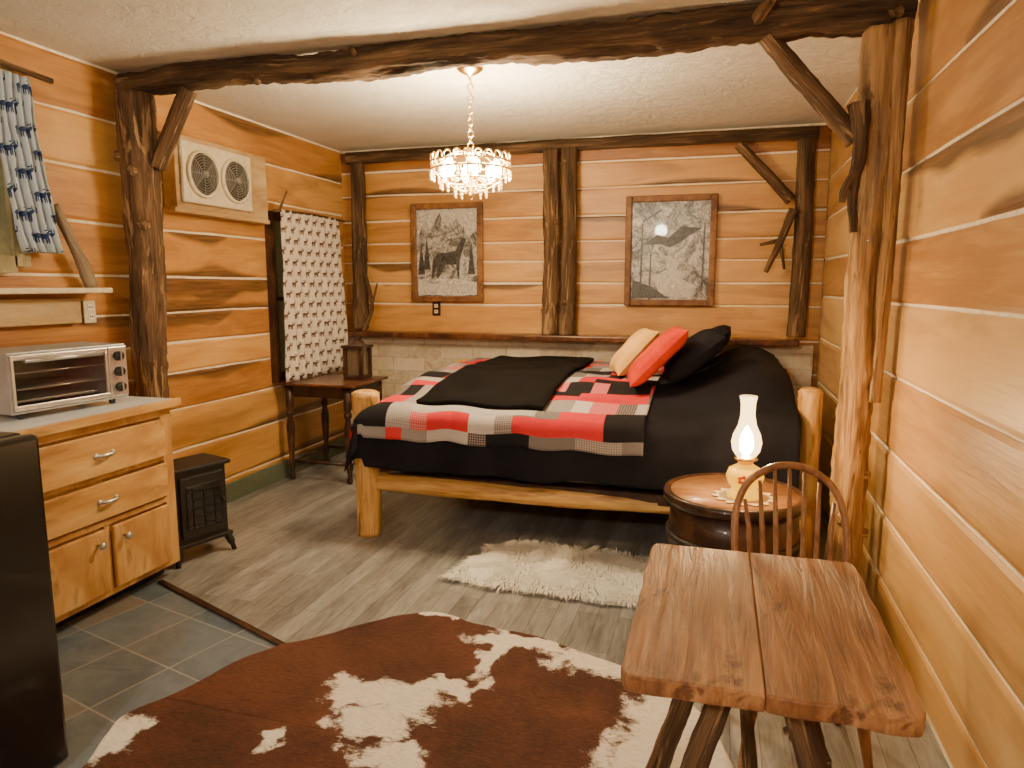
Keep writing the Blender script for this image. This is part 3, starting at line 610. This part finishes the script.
def drape(x,y,off,xe0=-1.86,ye0=3.68,R=.09):
    ox=max(0,xe0-x); oy=max(0,ye0-y); oy2=max(0,y-5.42)
    def arc(o):
        if o<R*pi/2: return R*math.sin(o/R),R*(1-math.cos(o/R))
        return R+.06*(o-R*pi/2),R+(o-R*pi/2)
    ax,dx=arc(ox); ay,dy=arc(oy); ay2,dy2=arc(oy2)
    X=max(x,xe0)-ax*(1+off/R*.8); Y=min(max(y,ye0),5.42)-ay*(1+off/R*.8)+ay2*.5
    drop=max(dx,dy,dy2) if min(dx,dy)<.02 else math.hypot(dx,dy)*.86
    c=min(ox,oy); X-=c*.25; Y-=c*.25
    hang=max(dx,dy); fold=.02*math.sin(x*13+1.2*math.sin(x*5))*min(1,max(0,dy-.05)/.2)+.016*math.sin(y*14)*min(1,max(0,dx-.05)/.2)
    hb=.05*math.exp(-((x-.1)/.35)**2)*min(1,dy/.2); Y-=hb
    z=ztop(max(x,xe0),min(max(y,ye0),5.42))+off*(1 if hang<.09 else .4)-drop
    return Vector((X-(fold if dx>dy else 0),Y-(fold if dy>=dx else 0),z))
def cloth(name,x0,x1,y0,y1,off,mat,label,cat,nu=120,nv=100,solid=.012,jit=.008,edge=0):
    mb=MB(); mb.grid(lambda u,v:drape(x0+(x1-x0)*u,y0+(y1-y0)*v+edge*nz(u*6,3),off)+Vector((0,0,jit*nz(u*9,v*9,off*50))),nu,nv,0,True,lambda u,v:(x0+(x1-x0)*u,y0+(y1-y0)*v))
    return mb.build(name,mat,label=label,cat=cat,solid=solid)
cloth('comforter',-2.16,.41,3.28,5.60,.0,'blk','black comforter draped over mattress and pillows','comforter',150,120,.015,.014,.03)
cloth('patchwork_quilt',-2.04,-.34,3.45,5.40,.016,'quilt','red, black and grey patchwork quilt over comforter','quilt',120,110,.006,.006,.02)
mb=MB()
def thr(u,v):
    p=drape(-1.66+.76*u,3.68+1.68*v+.012*nz(u*4,8),.040); e2=min(u,1-u,v,1-v); p.z+=.014*min(1,e2/.04)+.006*nz(u*5,v*8,4); p.x+=.008*nz(v*5,1.5); return p
mb.grid(thr,60,90); mb.build('throw_blanket','plush',label='folded black plush throw on patchwork quilt',cat='blanket',solid=.03)
def pillow(name,mat,loc,rot,w,h,t,label):
    mb=MB()
    for sg in(1,-1):
        def f(u,v):
            a,c=u*2-1,v*2-1; th=t*((1-a**4)*(1-c**4))**.5; k=1-.07*(1-a*a)*(abs(c)**3); k2=1-.07*(1-c*c)*(abs(a)**3)
            return (a*w/2*k2,sg*th/2*(1+.12*nz(a*2,c*2,sg)),c*h/2*k)
        mb.grid(f,24,24,0,True,None,sg<0)
    ob=mb.build(name,mat,label=label,cat='pillow',origin=(0,0,0)); ob.location=loc; ob.rotation_euler=rot; return ob
R_=math.radians
pillow('throw_pillow','red',(-.34,4.20,1.09),(R_(-44),0,R_(-80)),.36,.46,.12,'orange-red square cushion leaning against black pillows')
pillow('throw_pillow','tan',(-.52,4.60,1.075),(R_(-42),0,R_(-72)),.34,.38,.12,'mustard tan cushion behind the red cushion')
pillow('bed_pillow','blk',(-.14,4.44,1.08),(R_(-50),0,R_(-84)),.62,.42,.15,'black bed pillow propped at bed head')
pillow('bed_pillow','blk',(-.08,5.09,1.08),(R_(-54),0,R_(-92)),.60,.42,.15,'black bed pillow near the ledge')
# ---------------------------------------------------------------- barrel table + lamp
e=thing('barrel_side_table',(.10,3.16,0),'round dark barrel side table beside bed','table')
mb=MB(); mb.lathe([(.24,0),(.265,.12),(.282,.3),(.278,.45),(.268,.555)],(0,0,0),40); mb.build('barrel_body','dkw',e)
for z,r in((.08,.262),(.40,.287)): MB().lathe([(r-.004,-.02),(r+.002,-.02),(r+.004,.02),(r-.004,.02)],(0,0,z),40).build('barrel_hoop','blackm',e)
mb=MB(); mb.lathe([(.27,.553),(.302,.558),(.306,.58),(.302,.60),(.288,.604),(.282,.598),(.27,.596)],(0,0,0),48); mb.build('table_rim','dkw',e)
mb=MB(); mb.lathe([(.272,.57),(.272,.597),(0,.597)],(0,0,0),48); mb.build('table_top',wood('warm_round_top',((.20,.08,.025),(.40,.19,.07),(.54,.30,.13)),'Object',(3,12,3),.3,.1,.5,.3),e)
mb=MB()
mb.grid(lambda u,v:((.085)*v*(1+.10*(v>.85)*math.sin(u*2*pi*14))*1.45*math.cos(u*2*pi)+.14,v*.125*(1+.10*(v>.85)*math.sin(u*2*pi*14))*math.sin(u*2*pi)+3.08,.6005+.001*math.sin(v*40)),112,12)
mb.build('doily','doily',label='cream crocheted doily under oil lamp',cat='doily',solid=.002)
e=thing('oil_lamp',(.14,3.08,.6035),'lit oil-style lamp with amber glass base on doily','lamp')
MB().lathe([(.070,0),(.074,.012),(.056,.025),(.050,.035),(.070,.06),(.079,.09),(.068,.120),(.038,.138),(.026,.144)],(0,0,0),32).build('lamp_base','yglass',e)
mb=MB()
for k in range(5):
    a=k*2*pi/5; mb.ell((-.012+.013*math.cos(a),-.076,.088+.013*math.sin(a)),(.009,.004,.009),0,8)
mb.build('painted_flower','flower',e)
MB().lathe([(.026,.14),(.034,.146),(.034,.156),(.050,.162),(.050,.168),(.03,.178)],(0,0,0),24).build('lamp_burner','brass',e)
mb=MB(); mb.lathe([(.040,.176),(.056,.20),(.063,.235),(.056,.27),(.038,.31),(.030,.35),(.030,.40),(.036,.435)],(0,0,0),28); mb.f=mb.f[:-2]; mb.m=mb.m[:-2]; mb.sm=mb.sm[:-2]
mb.build('glass_chimney','chim',e)
mb=MB(); mb.lathe([(.012,.18),(.026,.20),(.030,.235),(.024,.27),(.008,.30),(0,.31)],(0,0,0),16); mb.build('flame_bulb','flame',e)
# ---------------------------------------------------------------- windsor chair
e=thing('windsor_chair',(.285,2.26,0),'brown bow-back windsor chair tucked at table','chair',.12)
mb=MB(); mb.lathe([(.17,.43),(.195,.437),(.20,.452),(.185,.465),(.10,.458),(0,.456)],(0,0,0),36); mb.build('seat','chairw',e)
hoop=[(-.17,.13,.46),(-.178,.16,.60),(-.176,.20,.73),(-.14,.225,.825),(-.07,.24,.877),(0,.245,.892),(.07,.24,.877),(.14,.225,.825),(.176,.20,.73),(.178,.16,.60),(.17,.13,.46)]
MB().tube(spl(hoop,6),.0125,10).build('bow_back','chairw',e)
for k in range(7):
    t=(k-3)/3; xt=t*.145; zt=.885-.085*abs(t)**2.2*1.3; MB().tube([(t*.12,.155-.02*t*t,.455),((t*.12+xt)/2,.19,.68),(xt,.238-.02*t*t,zt)],[.0075,.009,.006],8).build('spindle','chairw',e)
for sx in(-1,1):
    for sy in(-1,1): MB().tube(spl([(sx*.12,sy*.11,.445),(sx*.155,sy*.145,.24),(sx*.19,sy*.18,0)],4),[.013,.014,.016,.019,.02,.018,.015,.013,.012],10).build('leg','chairw',e)
mb=MB(); 
for sx in(-1,1): mb.tube([(sx*.162,-.152,.2),(sx*.162,.152,.2)],.010,8)
mb.tube([(-.162,0,.2),(.162,0,.2)],.010,8); mb.build('stretcher','chairw',e)
# ---------------------------------------------------------------- rustic table
e=thing('rustic_table',(.115,1.67,0),'rustic two-plank table with log legs','table')
def slab(x0,x1,seed):
    mb=MB(); y0,y1=-.37,.37
    n=26; pts=[]
    inner=lambda x: 0 if abs(x)<.05 else 1
    def rc(x,y):
        k=max(0,(abs(y)-.34)/.03)*inner(x); return (x-(.012*k*k if x>0 else -.012*k*k),y)
    for i in range(n+1): pts.append(rc(x0+.006*nz(i*.3,seed)*inner(x0),y0+(y1-y0)*i/n))
    for i in range(1,8): pts.append((x0+(x1-x0)*i/8,y1+.006*nz(i*.4,seed+4)))
    for i in range(n,-1,-1): pts.append(rc(x1+.006*nz(i*.3,seed+9)*inner(x1),y0+(y1-y0)*i/n))
    for i in range(7,0,-1): pts.append((x0+(x1-x0)*i/8,y0+.010*nz(i*.4,seed+6)-.004))
    mb.prism(pts[::-1],lambda a,b,c:(a,b,c),.704,.742); return mb
slab(-.275,-.0003,3).build('table_plank','tabw',e,bevel=.005)
slab(.0003,.275,8).build('table_plank','tabw',e,bevel=.005)
for y in(-.22,.22): MB().box((0,y,.684),(.44,.07,.04)).build('table_batten','tabw',e,bevel=.006)
k=0
for sx in(-1,1):
    for sy in(-1,1):
        k+=1; mb=log(MB(),[(sx*.06,sy*.20,.67),(sx*.16,sy*.235,.35),(sx*.25,sy*.27,.03 if sx<0 else 0)],.026,.030,6,18,.28,60+k,knots=2); mb.build('leg','log',e)
mb=log(MB(),[(-.14,-.22,.38),(.14,-.22,.38)],.018,.018,4,10,.12,70); log(mb,[(-.14,.22,.38),(.14,.22,.38)],.018,.018,4,10,.12,71); log(mb,[(0,-.23,.38),(0,.23,.38)],.018,.018,4,10,.12,72)
mb.build('stretcher','log',e)
# ---------------------------------------------------------------- rugs
out=[(-1.86,1.60),(-1.93,1.78),(-1.84,1.97),(-1.75,2.25),(-1.56,2.48),(-1.37,2.70),(-1.17,2.81),(-.95,2.75),(-.67,2.71),(-.4,2.62),(-.17,2.53),(.0,2.36),(.10,2.12),(.10,1.8),(.02,1.4),(-.3,1.1),(-.9,1.0),(-1.5,1.12),(-1.78,1.38)]
cx,cy=-.88,1.9
pl=[Vector((p[0],p[1],0)) for p in out]; pl=spl(pl+[pl[0]],12)
pol=sorted([(math.atan2(p.y-cy,p.x-cx),math.hypot(p.x-cx,p.y-cy)) for p in pl])
def rad(a):
    for i in range(len(pol)):
        a0,r0=pol[i-1]; a1,r1=pol[i]
        if i==0: a0-=2*pi
        if a0<=a<=a1: return r0+(r1-r0)*(a-a0)/max(1e-6,a1-a0)
    a0,r0=pol[-1]; a1,r1=pol[0][0]+2*pi,pol[0][1]
    return r0+(r1-r0)*(a-a0)/max(1e-6,a1-a0)
white=[(-1.22,2.13,.13,.09),(-1.05,2.14,.17,.10),(-.90,2.26,.12,.05),(-1.08,1.97,.11,.08),(-.82,2.55,.05,.17),(-.72,2.65,.20,.05),(-1.16,2.80,.20,.04),(-.10,2.42,.14,.34),(.0,2.12,.15,.42),(-.30,2.58,.26,.08),(-1.86,1.66,.08,.11),(-1.36,1.80,.04,.09),(-.93,1.84,.09,.06),(.06,1.6,.17,.4),(-.5,1.2,.3,.15),(-.20,2.05,.10,.14)]
mb=MB(); cols=[]
NA,NR=300,130
def cf(u,v):
    a=-pi+2*pi*u; r=rad(a)*(v**.8)*(1+.010*nz(math.cos(a)*9,math.sin(a)*9,2)*v+.004*nz(math.cos(a)*40,math.sin(a)*40,2)*v); x,y=cx+r*math.cos(a),cy+r*math.sin(a)
    wx,wy=x+.08*nz(x*6,y*6,1)+.06*nz(x*15,y*15,1)+.025*nz(x*35,y*35,1),y+.08*nz(x*6,y*6,5)+.06*nz(x*15,y*15,5)+.025*nz(x*35,y*35,5)
    s=max(.47+.40*(1.3-((wx-q[0])/q[2])**2-((wy-q[1])/q[3])**2) for q in white)
    cols.append(min(1.1,max(-.15,s)))
    return (x,y,.016+.003*nz(x*3,y*3)-(.008 if v>.995 else 0)+.012*max(0,nz(x*2,y*2,7)))
mb.grid(cf,NA,NR); ob=mb.build('cowhide_rug','cow',label='large brown and white cowhide rug on floor',cat='rug',solid=.006)
ca=ob.data.color_attributes.new('hide','FLOAT_COLOR','POINT')
for i,c in enumerate(cols): ca.data[i].color=(c,c,c,1)
out=[(-1.26,3.20),(-1.22,3.42),(-1.16,3.70),(-.83,3.78),(-.32,3.72),(-.26,3.42),(-.31,3.18),(-.50,3.14),(-.72,3.17),(-1.0,3.16)]
so=spl([Vector((p[0],p[1],0)) for p in out+[out[0]]],8); ccx,ccy=-.76,3.43
mb=MB(); n=len(so)
mb.grid(lambda u,v:(ccx+(so[int(round(u*(n-1)))].x-ccx)*v,ccy+(so[int(round(u*(n-1)))].y-ccy)*v,.003+.018*(1-v**4)),n-1,10)
rnd=random.Random(4)
for k in range(18000):
    i=rnd.randrange(n); v=rnd.random()**.5*1.0; bx=ccx+(so[i].x-ccx)*v+rnd.uniform(-.02,.02); by=ccy+(so[i].y-ccy)*v+rnd.uniform(-.02,.02)
    f=5*nz(bx*6,by*6,1)+.7*rnd.uniform(-1,1); dr=Vector((math.cos(f-1.6),math.sin(f-1.6),0)).lerp((Vector((so[i].x-ccx,so[i].y-ccy,0))).normalized(),.5*v*v); ln=rnd.uniform(.04,.085)
    b0=Vector((bx,by,.004+.018*(1-min(1,v)**4))); tip=b0+dr*ln*.8+Vector((0,0,rnd.uniform(-.002,.036))); tip.z=max(.003,tip.z); mid=b0+dr*ln*.35+Vector((0,0,.024)); w=Vector((-dr.y,dr.x,0))*.0032
    q=len(mb.v); mb.v+= [b0-w,b0+w,mid+w,mid-w,tip]; mb.face((q,q+1,q+2,q+3),0,True); mb.face((q+3,q+2,q+4),0,True)
mb.build('sheepskin_rug','wool',label='shaggy ivory sheepskin rug beside the bed',cat='rug')
# ---------------------------------------------------------------- chandelier
C=(-1.35,3.80)
e=thing('chandelier',(C[0],C[1],ZC),'gold and amber chandelier with lit bulbs on chain','chandelier')
MB().lathe([(.075,0),(.072,-.012),(.045,-.03),(.012,-.042),(.008,-.055)],(0,0,0),28).build('ceiling_canopy','gold',e)
mb=MB()
for k in range(12):
    z=-.07-k*.031; mb.torus((0,0,z),.017,.0034,0,Matrix.Rotation(pi/2,3,'X') if k%2 else Matrix.Rotation(pi/2,3,'Y'),12,5)
mb.build('hanging_chain','gold',e)
mb=MB(); mb.lathe([(.012,-.43),(.03,-.44),(.02,-.46),(.014,-.50),(.03,-.53),(.018,-.56),(.012,-.66),(.02,-.68),(0,-.70)],(0,0,0),18)
for k in range(6):
    a=k*pi/3; c,s=math.cos(a),math.sin(a)
    mb.tube(spl([(.012*c,.012*s,-.55),(.08*c,.08*s,-.60),(.15*c,.15*s,-.57),(.16*c,.16*s,-.555)],5),.005,6)
    mb.tube(spl([(.02*c,.02*s,-.45),(.10*c,.10*s,-.455),(.19*c,.19*s,-.50),(.215*c,.215*s,-.52)],5),.004,6)
mb.build('scroll_arms','gold',e)
mb=MB(); mb.torus((0,0,-.545),.222,.006,0,None,48); mb.torus((0,0,-.505),.224,.005,0,None,48)
for k in range(24):
    a=2*pi*k/24; mb.torus((.222*math.cos(a),.222*math.sin(a),-.487),.022,.0048,0,Matrix.Rotation(a+pi/2,3,'Z')@Matrix.Rotation(pi/2,3,'X'),12,5)
mb.build('crown_ring','gold',e)
mb=MB(); mb.grid(lambda u,v:((.219+.004*math.sin(u*2*pi*36))*math.cos(u*2*pi),(.219+.004*math.sin(u*2*pi*36))*math.sin(u*2*pi),-.545+.04*v),144,2); mb.build('amber_glass_band','amber',e)
mb=MB(); mb.torus((0,0,-.60),.17,.004,0); mb.torus((0,0,-.645),.09,.004,0)
for k in range(6):
    a=k*pi/3+.5; c,s=math.cos(a),math.sin(a); mb.tube([(.222*c,.222*s,-.53),(.17*c,.17*s,-.60),(.09*c,.09*s,-.645),(0.01*c,.01*s,-.67)],.003,5)
mb.build('lower_rings','gold',e)
pm=None
for (R,z,nn) in((.222,-.555,24),(.17,-.605,18),(.09,-.65,10)):
    for k in range(nn):
        a=2*pi*k/nn
        if pm is None:
            mb=MB(); mb.ell((0,0,-.002),(.007,.007,.007),0,8); mb.ell((0,0,-.017),(.008,.008,.008),0,8); mb.lathe([(0,-.026),(.006,-.032),(.007,-.038),(0,-.046)],(0,0,0),6,0,False)
            pm=mb.build('crystal_pendant','crystal',e,origin=(0,0,0)); o=pm
        else:
            o=pm.copy(); COL.objects.link(o); o.parent=e
        o.location=(R*math.cos(a),R*math.sin(a),z); o.rotation_euler=(0,0,a)
for k in range(6):
    a=k*pi/3; x,y=.15*math.cos(a),.15*math.sin(a)
    MB().lathe([(.012,-.615),(.014,-.60),(.010,-.59)],(x,y,0),12).build('candle_socket','gold',e)
    MB().lathe([(.008,-.59),(.026,-.565),(.028,-.54),(.010,-.49),(0,-.485)],(x,y,0),12).build('light_bulb','bulb',e)
# ---------------------------------------------------------------- lights
def pt(name,loc,en,col,r=.05):
    l=bpy.data.lights.new(name,'POINT'); l.energy=en; l.color=col; l.shadow_soft_size=r; o=bpy.data.objects.new(name,l); o.location=loc; COL.objects.link(o); return o
for k in range(6):
    a=k*pi/3+pi/6; pt('chandelier_light',(C[0]+.13*math.cos(a),C[1]+.13*math.sin(a),ZC-.50),29,(1,.75,.42),.03)
pt('lamp_light',(.14,3.08,.96),34,(1,.62,.27),.025)
LX,LY=-1.0,-1.2
e=thing('ceiling_light',(LX,LY,ZC),'round white glass ceiling light','light')
MB().lathe([(.16,0),(.16,-.02),(.15,-.025)],(0,0,0),32).build('fixture_base','gold',e)
MB().lathe([(.15,-.025),(.14,-.06),(.09,-.09),(0,-.10)],(0,0,0),32).build('glass_shade',plain('milk_glass',(.9,.85,.75),.4,em=(1,.85,.65),es=2,bs=0),e)
pt('ceiling_light_source',(LX,LY,ZC-.23),205,(1,.90,.72),.10)
w=bpy.data.worlds.new('world'); S.world=w; w.use_nodes=True; w.node_tree.nodes['Background'].inputs[0].default_value=(.05,.04,.03,1); w.node_tree.nodes['Background'].inputs[1].default_value=.3
# ---------------------------------------------------------------- camera
th=math.radians(16.3); ph=math.radians(8)
r=Vector((math.cos(th),math.sin(th),0)); fh=Vector((-math.sin(th),math.cos(th),0))
F=fh*math.cos(ph)-Vector((0,0,math.sin(ph))); U=r.cross(F)
cd=bpy.data.cameras.new('camera'); c=bpy.data.objects.new('camera',cd); COL.objects.link(c)
Mx=Matrix((r,U,-F)).transposed().to_4x4(); Mx.translation=Vector((0,0,1.5)); c.matrix_world=Mx
cd.lens=700*36/1024; cd.clip_start=.02; S.camera=c
